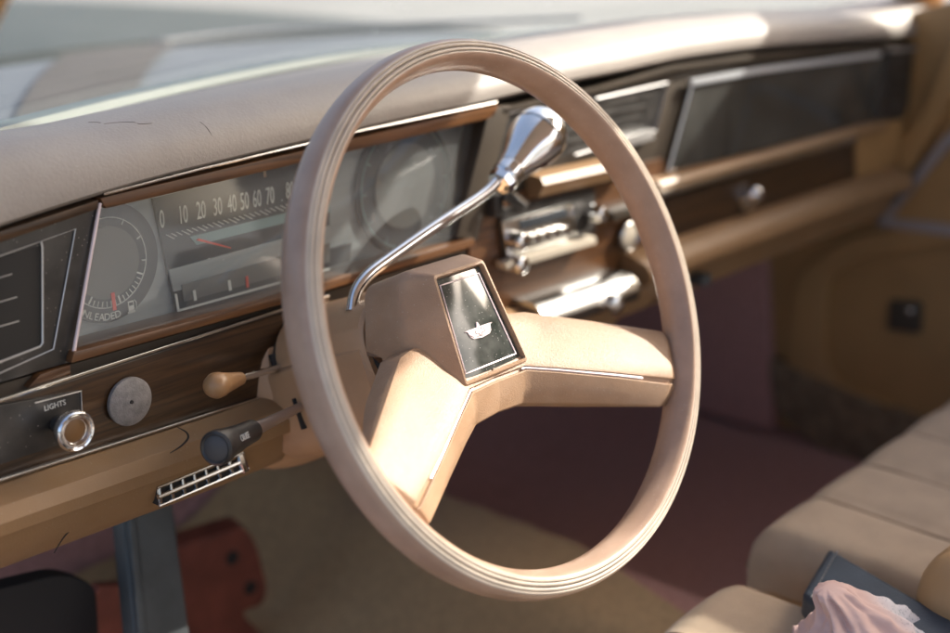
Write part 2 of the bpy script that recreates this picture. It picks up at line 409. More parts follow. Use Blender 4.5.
hood = thing('car_hood', 'pale grey green car hood with blue and brown reflections painted on the cowl, seen blurred through the windshield', 'car hood', (.36, 1.4, .05))
def hz(x, y): return .055-.05*((x-.36)/.9)**4+.014*math.exp(-((x-.36)/.3)**2)-.02*max(0, y-1.7)
bm = bmesh.new(); g = []
for i in range(31):
    x = -.55+1.82*i/30
    g.append([bm.verts.new((x, 1.03, hz(x, 1.03)-.04))]+[bm.verts.new((x, y, hz(x, y)+.008)) for y in [1.032+.1*k for k in range(14)]])
for a, b in zip(g, g[1:]):
    for k in range(14): bm.faces.new((a[k], a[k+1], b[k+1], b[k]))
link('hood_panel', bm, MT['hood'], hood)
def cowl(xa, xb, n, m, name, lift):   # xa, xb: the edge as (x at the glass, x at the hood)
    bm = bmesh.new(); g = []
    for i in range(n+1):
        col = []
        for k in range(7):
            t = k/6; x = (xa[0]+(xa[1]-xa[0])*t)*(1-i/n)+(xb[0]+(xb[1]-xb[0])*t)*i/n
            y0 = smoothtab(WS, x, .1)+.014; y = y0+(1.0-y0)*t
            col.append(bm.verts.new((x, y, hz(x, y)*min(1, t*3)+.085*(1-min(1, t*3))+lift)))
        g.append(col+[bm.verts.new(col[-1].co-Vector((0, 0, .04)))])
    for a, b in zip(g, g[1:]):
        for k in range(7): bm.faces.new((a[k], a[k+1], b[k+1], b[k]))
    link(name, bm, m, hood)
cowl((-.50, -.55), (1.22, 1.27), 30, MT['bluew'], 'cowl_panel', 0)  # pale blue colour stands for a reflection in the windshield
cowl((-.14, .30), (.02, .47), 8, MT['cowl'], 'brown_reflection', .006)  # brown patch painted in place of a windshield reflection
link('sun_block', box((1.21, .75, -.29), (.04, 1.1, .56), .01), MT['hood'], hood)  # unseen box added to keep a stray sun spot off the floor
wp = thing('windshield_wiper', 'dark windshield wiper arm lying across the cowl', 'wiper', (.47, .98, .08))
link('arm', tube(bez([(.45, 1.0, .075), (.62, .93, .082), (.95, .66, .088)], 8), .004, 10), MT['greymetal'], wp)
link('pivot', lathe([(0, .02), (.014, .018), (.018, .008), (.018, 0)], (.45, 1.0, .06), (0, 0, 1), 20), MT['rubber'], wp)

# ------------------------------------------------------------------ dashboard
dash = thing('dashboard', 'tan padded dashboard with walnut veneer strips and thin chrome lines', 'dashboard', (.35, .2, 0))
lip_pix = [(0, 228), (104, 193), (200, 168), (306, 143), (354, 131), (497, 101), (560, 84), (630, 71), (674, 60), (759, 48), (850, 41), (943, 34)]
LIP = [(D(px, py, .2).x, D(px, py, .2).z) for px, py in lip_pix]
def padsec(x):
    zl = smoothtab(LIP, x, .05); yb = smoothtab(WS, x, .1); k = max(0, min(1, (1.16-x)/.1))
    zt = max(zl+.034, .122)
    return [(x, .235, zl-.004), (x, .203, zl-.0005), (x, .1985, zl+.003), (x, .1985, zl+.010), (x, .203, zl+.020), (x, .212, zt-.008), (x, .228, zt), (x, .26, zt+.002),
            (x, .30, zt-.003), (x, (.30+yb)/2, (zt-.003+ZB)/2-.001), (x, yb-.03, ZB-.003), (x, yb+.02, ZB-.008), (x, yb, .06), (x, .30, .05)]
xs = [-.47+1.63*i/80 for i in range(81)]
link('dash_pad', loft([padsec(x) for x in xs]), MT['pad'], dash, angle=50)
from mathutils.bvhtree import BVHTree
_b = BVHTree.FromPolygons([v.co + Vector((.35, .2, 0)) for v in bpy.data.objects['dash_pad'].data.vertices], [tuple(p.vertices) for p in bpy.data.objects['dash_pad'].data.polygons])
def onpad(px, py):
    d = rt*((px-475)/FPX) - up*((py-316.5)/FPX) + fw
    h = _b.ray_cast(CAM, d.normalized())[0]
    return h if h is not None else None
for pix in ([(88, 122.5), (96, 122.5), (101, 123)], [(104, 124), (120, 122.5), (134, 122.5), (139, 124), (152, 123.5)], [(200, 122), (207, 128), (212, 136)]):
    p = [onpad(*q) for q in pix]; p = [q for q in p if q is not None]
    if len(p) > 1:
        p = bez(p, 4); k = len(p)-1
        link('pad_crack', tube(p, [.0001+.00022*math.sin(math.pi*(.12+.76*i/k)) for i in range(k+1)], 5), MT['crackc'], dash)
# thin bright line under the pad lip
bm = tube([D(px, py+1.5, .2)+Vector((0, .001, 0)) for px, py in lip_pix[1:6]], .0013, 8)
link('lip_line', bm, MT['chromed'], dash)
# unseen dark box behind the face pieces, put in to block light
bm = box((.35, .33, -.03), (1.56, .19, .20)); link('dash_light_block', bm, MT['matte'], dash)
# cluster surround in orange veneer
bm = plate([(100, 198), (500, 104.5), (494, 118), (106, 209)], .2, .03)
plate([(74, 352), (281, 297), (320, 284), (474, 238), (476, 246), (320, 293), (281, 305), (71, 364)], .197, .03, bm=bm)
link('cluster_veneer', bm, MT['woodo'], dash)
bm = plate([(497, 107), (512, 105), (478, 240), (457, 238), (487, 120)], .2, .03); link('cluster_end_frame', bm, MT['dark'], dash)
# dark band under the cluster and its chrome line
bm = plate([(-140, 424), (72, 364), (281, 305), (330, 291), (500, 240), (510, 262), (330, 305), (281, 312), (-140, 445)], .206, .02, 0)
link('recess_band', bm, MT['dark'], dash)
def strip(pix, y, wpx, m, name, thick=.004):
    lo = [(x, yy+wpx) for x, yy in reversed(pix)]
    return link(name, plate(list(pix)+lo, y, thick, .0006), m, dash)
strip([(-140, 443), (0, 399.5), (100, 367), (281, 309), (330, 294)], .196, 3.2, MT['chromed'], 'chrome_line')
# lower walnut strip, left of the column
bm = plate([(-140, 447), (0, 403), (281, 312.5), (330, 298), (330, 375), (205, 415), (0, 480), (-140, 525)], .2, .02, .001)
link('veneer_strip', bm, MT['wood'], dash)
strip([(-140, 524), (0, 479), (205, 414), (260, 397)], .196, 3.0, MT['chromed'], 'chrome_line')
# lower tan roll and knee panel: one bent shell, left end to the centre
def knee(x):
    def zz(px, py): return D(px, py, .2).z
    t = [(-.2797, -.0855), (-.1157, -.0905), (.10, -.092), (.45, -.096)]
    z = interp(t, x)
    return [(x, .206, z+.001), (x, .192, z-.0005), (x, .178, z-.006), (x, .1725, z-.015), (x, .174, z-.024), (x, .1815, z-.0275), (x, .1825, z-.0295), (x, .183, z-.032), (x, .1885, z-.044),
            (x, .199, z-.058), (x, .206, z-.0625), (x, .23, z-.06), (x, .235, z-.02)]
kx = [-.47+.86*i/50 for i in range(51)]
link('knee_panel', loft([knee(x) for x in kx]), MT['tan'], dash, angle=32)
def crack(pix, y, wd=.0016):
    return tube([D(px, py, y) for px, py in pix], wd, 6)
link('panel_seam', tube(bez([D(*q, .1905) for q in [(54, 553), (64, 537), (80, 519), (91, 506), (97, 496)]], 5), [.0003+.0007*k/20 for k in range(21)], 6), MT['matte'], dash)
bm = tube(bez([D(*q, .1745) for q in [(170, 453), (181, 446), (188, 438), (186, 432), (177, 427)]], 5), [.00025+.0005*math.sin(math.pi*k/20) for k in range(21)], 6)
link('panel_seam', bm, MT['matte'], dash)
# black instrument-panel face right of the cluster
bm = plate([(512, 105), (600, 87), (674, 66), (759, 54), (850, 47), (940, 41), (898, 140), (832, 147), (664, 195), (520, 236), (478, 240)], .207, .03)
link('black_face', bm, MT['dark'], dash)
strip([(505, 108), (600, 87.5), (674, 66), (759, 54), (850, 47), (938, 41)], .199, 5, MT['dark'], 'lip_dark_strip', .01)  # dark strip along the pad's bottom edge
# tan ledge, walnut glove-box band, bright strip
def barx(sec_pts, tabs, x0, x1, n=30):  # sec: list of (y, dz)
    out = []
    for i in range(n+1):
        x = x0+(x1-x0)*i/n; z = interp(tabs, x); out.append([(x, y, z+dz) for y, dz in sec_pts])
    return loft(out)
t1 = [(D(px, py).x, D(px, py).z) for px, py in ((525, 188), (600, 168), (664, 176), (832, 130), (875, 117))]
zl = [(D(px, py).x, D(px, py).z) for px, py in ((520, 176), (600, 156), (670, 178), (832, 134), (868, 124))]
link('vent_ledge', barx([(.205, .006), (.188, .004), (.184, -.002), (.190, -.014), (.206, -.018)], [(.24, .022), (.42, .017), (.46, .0)], .262, .405), MT['tan'], dash)
link('glove_ledge', barx([(.206, .006), (.192, .004), (.188, .0), (.190, -.008), (.206, -.010)], [(.455, -.0155), (.96, -.0235)], .458, .985), MT['tan'], dash)
strip([(660, 193), (760, 164), (834, 143), (858, 136)], .187, 5, MT['chromed'], 'chrome_line')
# centre stack veneer
link('centre_veneer', plate([(470, 222), (525, 190), (665, 158), (665, 270), (610, 300), (505, 330), (470, 320)], .203, .03), MT['woodo'], dash)
# long tan lower lip to the passenger side
link('lower_lip', barx([(.206, .010), (.19, .008), (.172, .001), (.166, -.008), (.168, -.018), (.19, -.028), (.215, -.034), (.235, -.03)], [(.40, -.088), (.94, -.094), (1.02, -.096)], .413, 1.03), MT['tan'], dash, angle=60)
link('lip_underside', barx([(.19, 0), (.20, -.030), (.24, -.034), (.24, 0)], [(.38, -.115), (1.03, -.121)], .385, 1.03), MT['tan'], dash)
bm = plate([(857, 136), (868, 123), (905, 120), (925, 60), (941, 40), (955, 38), (900, 160), (872, 192), (857, 196)], .198, .03)
link('end_cap', bm, MT['door'], dash)

# glove box door
gb = thing('glove_box', 'walnut faced glove box door with round chrome lock', 'glove box', D(748, 195))
link('door_face', plate([(667, 199), (760, 170), (855, 142), (855, 190), (760, 218), (667, 247)], .199, .02, .001), MT['wood'], gb)
bm = lathe([(0, .010), (-.004, .011), (-.010, .0095), (-.013, .0085), (-.016, .006), (-.0165, 0)], D(748, 193, .199), (0, 1, 0), 24)
lk = link('lock', bm, MT['chrome'], gb)
link('lock_tab', prism([D(741, 199, .192), D(755, 196, .192), D(753, 209, .192), D(744, 211, .192)], (0, .008, 0), .0012), MT['chrome'], gb)
# under-dash chrome switches
us = thing('under_dash_switch', 'small chrome toggle pair under the lower dash lip', 'switch', D(698, 281, .19))
link('switch_body', box(D(700, 279, .185), (.018, .02, .012), .002), MT['steel'], us)
link('lever', lathe([(0, .004), (.02, .004), (.024, .006), (.03, .005), (.032, 0)], D(658, 297, .195), (0, -1, -.2), 16), MT['chrome'], us)

# ------------------------------------------------------------------ instrument cluster
ic = thing('instrument_cluster', 'grey instrument cluster with speedometer and round dials behind dusty clear lens', 'instrument cluster', D(281, 260, .222))
YB = .224
link('back_plate', plate([(100, 205), (500, 108), (462, 245), (70, 358)], YB, .006, 0), MT['cluster'], ic)
def disc(cx, cz, r, y, thick=.002, seg=64, bm=None): return lathe([(0, r), (thick, r)], (cx, y, cz), (0, 1, 0), seg, bm)
def ring(cx, cz, r0, r1, y, thick=.0015, seg=64, a0=0, a1=360, bm=None):
    own = bm is None
    b2 = bmesh.new(); full = abs(a1-a0) >= 360; n = seg
    rg = []
    for k in range(n if full else n+1):
        a = R(a0+(a1-a0)*k/n); c, s = math.cos(a), math.sin(a)
        rg.append([b2.verts.new((cx+c*r, yy, cz+s*r)) for r, yy in ((r0, y), (r1, y), (r1, y+thick), (r0, y+thick))])
    for i in range(len(rg) if full else len(rg)-1):
        a, b = rg[i], rg[(i+1) % len(rg)]
        for k in range(4): b2.faces.new((a[k], a[(k+1) % 4], b[(k+1) % 4], b[k]))
    if own: return b2
    merge(bm, b2); return bm
def tick(bm, cx, cz, r0, r1, deg, wd, y):
    a = R(deg); d = Vector((math.cos(a), 0, math.sin(a))); s = Vector((-d.z, 0, d.x))*wd/2; o = Vector((cx, y, cz))
    prism([o+d*r0-s, o+d*r1-s, o+d*r1+s, o+d*r0+s], (0, .0006, 0), 0, 1, bm)
# fuel dial: centre left
fc = D(104, 262, YB); fx, fz = fc.x, fc.z
fr = (D(155, 262, YB).x-fx)*1.02
fuel = link('fuel_gauge', disc(fx, fz, fr, YB-.003), MT['dial'], ic)
link('dial_centre', disc(fx, fz, fr*.60, YB-.0045, .001), MT['dialmid'], fuel)
bm = ring(fx, fz, fr*.74, fr*.755, YB-.0042, .0006); 
for k in range(15):
    tick(bm, fx, fz, fr*(.64 if k % 7 else .60), fr*.73, -125+k*7, .0007 if k % 7 else .0012, YB-.0042)
for dg in (25, -8, 60): tick(bm, fx, fz, fr*.66, fr*.76, dg, .0009, YB-.0042)
link('scale', bm, MT['white'], fuel)
bm = bmesh.new(); tick(bm, fx, fz, fr*.50, fr*.80, -88, .0028, YB-.006); link('needle', bm, MT['red'], fuel)
for i, ch in enumerate('UNLEADED'):
    a = -124+i*6.6-6
    text('lettering', ch, .0072, (fx+math.cos(R(a))*fr*.90, YB-.0045, fz+math.sin(R(a))*fr*.90), MT['white'], fuel, rot=(R(90), R(-(a+90)), 0))
# fuel pump pictogram
pc = Vector((fx+math.cos(R(-66))*fr*.89, YB-.0045, fz+math.sin(R(-66))*fr*.89))
bm = box(pc+Vector((0, 0, 0)), (.0045, .0006, .0072)); box(pc+Vector((0, 0, -.0045)), (.006, .0006, .0012), bm=bm)
tube([pc+Vector((.0026, 0, -.002)), pc+Vector((.0042, 0, -.003)), pc+Vector((.0044, 0, .002)), pc+Vector((.003, 0, .0038))], .0004, 6, bm)
link('pump_mark', bm, MT['white'], fuel)
link('pump_window', box(pc+Vector((0, -.0005, .0016)), (.003, .0005, .0022)), MT['dial'], fuel)
# speedometer: dark trapezoid with printed numbers
sp = link('speedometer', plate([(152, 193), (330, 150), (330, 284), (177, 312), (168, 272)], YB-.003, .003, .0008), MT['dial'], ic)
link('upper_ledge', plate([(152, 196), (330, 153), (330, 155), (152, 198.5)], YB-.0045, .0015, 0), MT['cluster'], sp)
link('odometer_band', plate([(169, 270), (330, 226), (330, 249), (174, 292)], YB-.0045, .0015, .0004), MT['cluster'], sp)
link('warning_window', plate([(182, 285), (330, 243), (330, 262), (184, 302)], YB-.0055, .001, .0003), MT['dialmid'], sp)
bm = bmesh.new(); plate([(175, 294), (177, 294), (180, 311), (178, 312)], YB-.006, .001, 0, bm); plate([(178, 310), (330, 268), (330, 270), (178, 312)], YB-.006, .001, 0, bm)
for px, py in ((193, 291), (228, 281)): plate([(px, py), (px+2.5, py-1), (px+4, py+9), (px+1.5, py+10)], YB-.0062, .0008, 0, bm)
link('white_line', bm, MT['white'], sp)
link('needle', plate([(197, 240.5), (199, 238.5), (231, 247.5), (231, 248.5)], YB-.007, .0012, 0), MT['red'], sp)
link('red_mark', plate([(246, 277), (248, 276), (249, 287), (247, 288)], YB-.0065, .0008, 0), MT['red'], sp)
nums = [('0', 162, 220), ('10', 183, 215.5), ('20', 201, 211), ('30', 217.5, 207.5), ('40', 232, 204.5), ('50', 244.5, 202), ('60', 257, 199.5), ('70', 270, 196.5), ('80', 290, 191), ('90', 310, 187)]
for s, px, py in nums:
    text('numeral', s, .0185, D(px, py, YB-.0045), MT['white'], sp, sx=.46)
bm = bmesh.new()
for i in range(28):
    px = 166+i*5.2; py = 235-(px-166)*.255; l = 6 if i % 3 else 9
    plate([(px, py), (px+1.1, py-.3), (px+l*.9+1.1, py+l*.42), (px+l*.9, py+l*.42+.3)], YB-.005, .0008, 0, bm)
link('scale', bm, MT['white'], sp)
link('scale_band', plate([(190, 237), (330, 202), (330, 212), (197, 245)], YB-.0046, .0006, 0), MT['cyan'], sp)
# round dial on the right and small dark window below it
cc = D(402, 185, YB)
cl = link('clock_dial', disc(cc.x, cc.z, .057, YB-.003), MT['dial'], ic)
link('dial_centre', disc(cc.x, cc.z, .036, YB-.0045, .001), MT['dialmid'], cl)
bm = bmesh.new()
ring(cc.x, cc.z, .0512, .0521, YB-.0045, .0006, bm=bm)
for k in range(12): tick(bm, cc.x, cc.z, .046, .0515, k*30, .0009, YB-.0045)
link('scale', bm, MT['cyan'], cl)
link('gauge_window', plate([(325, 250), (352, 243), (350, 262), (327, 268)], YB-.004, .002, .0005), MT['dial'], ic)
for px, py in ((263, 172), (372, 218)): link('chrome_pin', plate([(px, py-4), (px+2.2, py-4.5), (px+3.5, py+5), (px+1, py+5.5)], YB-.0065, .001, 0), MT['chrome'], ic)
# lens, a slightly leaning clear sheet
bm = bmesh.new()
q = [D(100, 205, .214), D(491, 117, .214), D(458, 238, .204), D(71, 357, .204)]
g = [[(q[0].lerp(q[3], j/8)).lerp(q[1].lerp(q[2], j/8), i/24)+Vector((0, -.003*math.sin(math.pi*i/24)*math.sin(math.pi*j/8), 0)) for j in range(9)] for i in range(25)]
gv = [[bm.verts.new(p) for p in r_] for r_ in g]
for a, b in zip(gv, gv[1:]):
    for k in range(8): bm.faces.new((a[k], a[k+1], b[k+1], b[k]))
link('lens', bm, G_LENS, ic)
link('lens_edge', tube([D(100, 203, .202), D(72.5, 359, .2)], .0013, 8), MT['pink'], ic)

# ------------------------------------------------------------------ left switch panel
lp = thing('left_vent_panel', 'black panel with thin silver outlines left of the cluster', 'vent panel', D(40, 290))
link('panel_face', plate([(-120, 266), (0, 234), (98, 204), (72, 362), (0, 383), (-120, 420)], .2035, .02, .001), MT['black'], lp)
def outline(pix, y, wd, m, name, parent, closed=False):
    p = [D(a, b, y) for a, b in pix]
    return link(name, tube(p, wd, 6, closed=closed), m, parent)
outline([(-110, 296), (0, 256), (75.5, 229), (53.5, 349), (0, 373), (-110, 410)], .2028, .0006, MT['silver'], 'outer_line', lp)
outline([(41, 241.5), (42.3, 247), (42.5, 343), (40, 346.5), (0, 362), (-110, 398)], .2018, .0008, MT['silver'], 'inner_line', lp)
link('upper_veneer', plate([(-120, 262), (0, 232), (99, 200), (98, 209), (0, 243), (-120, 276)], .2, .01, .0008), MT['wood'], lp)
link('inner_face', plate([(-110, 293), (0, 258), (42, 245.5), (42, 344), (0, 361), (-110, 398)], .2025, .002, .0004), MT['matte'], lp)
bm = bmesh.new()
for y0, x1 in ((277, 12), (300, 17), (324, 19)): tube([D(-100, y0+31, .2024), D(x1, y0-3, .2024)], .0004, 6, bm)
link('mark_line', bm, MT['silver'], lp)
link('corner_veneer', plate([(70, 365), (40, 375), (28, 388), (71, 374)], .2, .01, .0005), MT['woodo'], lp)

# headlight switch
hs = thing('headlight_switch', 'pull knob with chrome ring on black plate marked lights', 'headlight switch', D(75, 431))
link('switch_plate', plate([(-60, 420), (0, 405), (81, 391), (82, 437), (0, 465), (-60, 484)], .197, .004, .0008), MT['black'], hs)
outline([(35, 403), (81, 391), (82, 412)], .1965, .0005, MT['silver'], 'plate_line', hs)
text('lettering', 'LIGHTS', .0052, D(55, 405.5, .1965), MT['white'], hs, sx=.95)
kc = D(75.5, 431, .176)
link('stem', lathe([(0, .006), (.02, .006)], kc, (0, 1, 0), 20), MT['matte'], hs)
link('knob', lathe([(.009, .010), (.006, .0125), (.0015, .0138), (-.001, .0135), (-.0022, .0125), (-.0018, .0115), (-.0006, .0112), (-.0018, .0105), (-.0018, .0095), (0, .0088), (.0005, .0085)], kc, (0, 1, 0), 48), MT['chrome'], hs)
link('knob_inlay', lathe([(-.0006, 0), (-.0002, .006), (.0008, .0089)], kc, (0, 1, 0), 32), MT['brownin'], hs)
# grey blanking disc
gd = tag(link('blanking_disc', lathe([(0, .0005), (0, .016), (.0008, .0172), (.0035, .0172)], D(131.5, 402, .195), (0, 1, 0), 48), MT['greydisc'], loc=D(131.5, 402, .2)), 'flat grey round disc stuck on the walnut strip beside the light knob', 'disc')
gdh = link('centre_hole', disc(D(131.5, 402, .195).x, D(131.5, 402, .195).z, .0013, .1942, .0012, 16), MT['matte'], gd)

# lower chrome vent
lv = thing('floor_vent', 'small chrome grille vent in the tan knee panel', 'air vent', D(200, 480))
yv = .184
q = [(157, 488), (243, 452.5), (248, 468), (159, 506)]
link('vent_cavity', plate(q, yv, .012, 0), MT['matte'], lv)
bm = bmesh.new()
for a, b in ((q[0], q[1]), (q[3], q[2])): tube([D(*a, yv-.001), D(*b, yv-.001)], .0012, 8, bm)
tube([D(158, 497, yv-.002), D(245, 460, yv-.002)], .0019, 8, bm)
link('frame', bm, MT['chromed'], lv)
for k in range(8):
    t = k/7.0; a = Vector(q[0]).lerp(Vector(q[1]), .02+t*.94); b = Vector(q[3]).lerp(Vector(q[2]), .02+t*.94)
    link('slat', tube([D(a.x, a.y, yv-.0005), D((a.x+b.x)/2, (a.y+b.y)/2, yv-.002), D(b.x, b.y, yv+.001)], [.0016 if k < 7 else .0036]*3, 8), MT['chromed'], lv)

# ------------------------------------------------------------------ centre and passenger vents
cv = thing('centre_vent', 'black air vent with thin silver frames behind the chrome gear knob', 'air vent', D(590, 120))
link('vent_body', plate([(505, 112), (542, 101), (668, 82), (655, 132), (560, 158), (492, 170)], .2045, .01, .001), MT['black'], cv)
outline([(541, 103), (505, 115), (492, 166), (510, 168)], .202, .0010, MT['silver'], 'left_frame', cv)
outline([(596, 99), (667, 83), (655, 131), (575, 155)], .202, .0012, MT['greymetal'], 'right_frame', cv)
link('frame_foot', plate([(622, 139), (653, 129), (655, 139), (624, 149)], .198, .006, .001), MT['silver'], cv)
for k in range(4):
    t = k/4; link('louvre', plate([(520-4*k, 118+11*k), (650-3*k, 94+11*k), (650-3*k, 98+11*k), (520-4*k, 122+11*k)], .2035, .006, .0005), MT['black'], cv)
pp = thing('passenger_trim_panel', 'long smoked glassy panel with bright upper edge on the passenger dash', 'trim panel', D(780, 120))
link('panel_back', plate([(692, 84), (884, 55), (872, 128), (670, 172)], .2045, .01, .001), MT['black'], pp)
bm = prism([D(692, 84, .2), D(884, 55, .2), D(872, 128, .2), D(670, 172, .2)], (0, .002, 0), .0005); link('smoked_face', bm, G_DARK, pp)
link('bright_edge', plate([(692, 80), (760, 68), (882, 52), (881, 57), (760, 73.5), (694, 86)], .196, .006, .001), MT['brightline'], pp)
outline([(692, 84), (668, 172)], .198, .0016, MT['silver'], 'left_edge', pp)
outline([(668, 172), (760, 152), (872, 128)], .198, .0012, MT['brownin'], 'lower_edge', pp)
sv = thing('side_vent', 'small black air vent at the passenger end of the dash', 'air vent', D(900, 90))
link('vent_body', plate([(887, 52), (927, 46), (906, 118), (873, 122)], .2, .012, .001), MT['black'], sv)
outline([(888, 51), (924, 48)], .197, .0026, MT['greymetal'], 'frame', sv)
outline([(885, 60), (875, 112)], .197, .0012, MT['steel'], 'side_edge', sv)
for k in range(3): link('louvre', plate([(890-4*k, 70+14*k), (916-4*k, 66+14*k), (915-4*k, 69+14*k), (889-4*k, 73+14*k)], .1985, .006, .0005), MT['dark'], sv)

# ------------------------------------------------------------------ radio, clock, ashtray
ra = thing('car_radio', 'chrome faced car radio with two knobs in the walnut centre panel', 'car radio', D(548, 235))
link('bezel', plate([(500, 210), (595, 188), (596, 232), (506, 262)], .198, .008, .001), MT['black'], ra)
link('faceplate', plate([(503, 222), (572, 203), (578, 238), (508, 258)], .195, .004, .0008), MT['chromed'], ra)
link('tuner_window', plate([(520, 221), (566, 208), (568, 217), (522, 230)], .1935, .002, .0004), MT['dial'], ra)
for k in range(5):
    a = 524+k*9.5; yb_ = 238-(a-524)*.27
    link('button', plate([(a, yb_), (a+8, yb_-2.2), (a+9, yb_+6), (a+1, yb_+8.2)], .189, .006, .0008), MT['chrome'], ra)
for px, py in ((512, 240), (512, 263), (592, 213)):
    link('knob', lathe([(0, .009), (-.010, .0085), (-.014, .0075), (-.015, .006), (-.015, 0)], D(px, py, .195), (0, 1, 0), 24), MT['chrome'], ra)
link('ledge', plate([(505, 263), (596, 236), (597, 244), (508, 271)], .187, .012, .0015), MT['ivory'], ra)
ck = thing('round_dial', 'small ivory round dial right of the radio', 'dial', D(628, 235))
link('dial_face', lathe([(0, .0135), (-.003, .0130), (-.004, .011), (-.004, 0)], D(627, 236, .199), (0, 1, 0), 32), MT['ivory'], ck)
link('dial_ring', lathe([(0, .0155), (-.004, .0155), (-.005, .0142), (-.004, .0134), (0, .0134)], D(627, 236, .199), (0, 1, 0), 32), MT['chromed'], ck)
link('shelf', plate([(612, 212), (650, 201), (652, 210), (615, 221)], .188, .014, .001), MT['dark'], ck)
at = thing('ashtray', 'bright chrome ashtray front below the radio', 'ashtray', D(570, 300))
sec = []
for i in range(21):
    t = i/20; a = D(524+96*t, 305-31*t, .19)
    sec.append([(a.x, y, a.z+dz) for y, dz in ((.205, .004), (.178, .003), (.169, -.003), (.165, -.012), (.167, -.022), (.182, -.028), (.205, -.028))])
link('front', loft(sec), MT['chromed'], at)
link('pull', lathe([(-.005, 0), (-.005, .006), (.004, .0095), (.016, .0095), (.018, .006), (.018, 0)], D(606, 301, .172), (-.2, -1, -.1), 24), MT['chrome'], at)

# ------------------------------------------------------------------ steering wheel (built in its own frame, mm)
sw = thing('steering_wheel', 'beige two spoke steering wheel with grooved rim and dark centre emblem', 'steering wheel', (0, 0, 0), rot=(R(90)-T, 0, 0))
def L(u, v, h): return Vector((u/1000, v/1000, h/1000))
def rim_prof():
    cp = [(-10, -2), (-9.3, 4), (-7.2, 9.6), (-5.4, 12.8), (-3.3, 14.5), (-.4, 14.7), (3, 14.1), (6.2, 12.4), (8.8, 8.4), (10, 2), (10, -4), (8, -10), (4, -13.8), (0, -14.6), (-4, -13.8), (-8, -9.5)]
    m = len(cp); out = []
    for i in range(m):
        a, b, c, d = [Vector(cp[(i+k-1) % m]) for k in range(4)]
        for k in range(20):
            t = k/20; p = .5*((2*b)+(c-a)*t+(2*a-5*b+4*c-d)*t*t+(3*b-a-3*c+d)*t**3)
            if p.y > 7:
                for c0, wd, dp in ((-1.2, .42, 1.2), (1.8, .62, 1.9), (4.8, .42, 1.2)): p.y -= dp*math.exp(-((p.x-c0)/wd)**2)
            out.append((p.x, p.y))
    return out
rp = rim_prof(); bm = bmesh.new(); rings = []; NS = 240
for i in range(NS):
    a = 2*math.pi*i/NS; c, s = math.cos(a), math.sin(a)
    rings.append([bm.verts.new(L((181+r)*c, (181+r)*s, x)) for r, x in rp])
for i in range(NS):
    a, b = rings[i], rings[(i+1) % NS]
    for k in range(len(rp)): bm.faces.new((a[k], a[(k+1) % len(rp)], b[(k+1) % len(rp)], b[k]))
rim = link('rim', bm, MT['rim'], sw, local=True, angle=80)
rim.data.materials.append(MT['rimhi'])
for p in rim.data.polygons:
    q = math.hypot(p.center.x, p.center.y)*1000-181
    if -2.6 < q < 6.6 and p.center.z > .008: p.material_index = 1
for rho, ax in ((1.8, 12.5), (-1.2, 13.5)):
    link('groove_line', tube([L((181+rho)*math.cos(2*math.pi*k/200), (181+rho)*math.sin(2*math.pi*k/200), ax) for k in range(200)], .0004, 6, closed=True), MT['groove'], sw, local=True)  # dark brown line laid in the groove bottoms for contrast
# hub: stacked outlines from the bezel back to the column
def outl(pts, h, r): return [L(p.x, p.y, (h(p.y) if callable(h) else h)) for p in roundpoly(pts, r, 6)]
face_h = lambda v: -33.8-.085*(v+36)
bez_in = [(-24.2, 38.8), (24.2, 38.8), (31.6, -34.3), (-31.6, -34.3)]
bez_out = [(-26.2, 41.2), (26.2, 41.2), (33.2, -36.4), (-33.2, -36.4)]
def six(q):  # give the trapezoids the same six corners
    (a, b, c, d) = q; m = lambda p, r, t: (p[0]+(r[0]-p[0])*t, p[1]+(r[1]-p[1])*t)
    return [a, b, m(b, c, .45), c, d, m(a, d, .45)]
bk_h = lambda v: -99 if v > -1 else -84
secs = [outl(six(bez_in), -46, 2), outl(six(bez_in), lambda v: face_h(v)-.6, 2), outl(six([(-24.7, 39.4), (24.7, 39.4), (32.0, -34.9), (-32.0, -34.9)]), lambda v: face_h(v)+.2, 2.4),
        outl(six(bez_out), lambda v: face_h(v)-.2, 2.8), outl(six([(-26.9, 42.2), (26.9, 42.2), (33.9, -37.2), (-33.9, -37.2)]), lambda v: face_h(v)-1.2, 3.2),
        outl([(-33, 48), (33, 48), (49.5, 8), (49, -40), (-49, -40), (-49.5, 8)], -57, 7),
        outl([(-35, 49.6), (35, 49.6), (52, 8), (51, -42), (-51, -42), (-52, 8)], -60.5, 10), outl([(-36, 49.8), (36, 49.8), (53, 7), (52, -44), (-52, -44), (-53, 7)], -66, 11),
        outl([(-37, 48), (37, 48), (55, 1), (54, -46), (-54, -46), (-55, 1)], bk_h, 11)]
link('hub_back', lathe([(0, .046), (.02, .046)], L(0, 0, -103), (0, 0, 1), 40), MT['matte'], sw, local=True)
link('hub', loft(secs), MT['hub'], sw, local=True, angle=28)
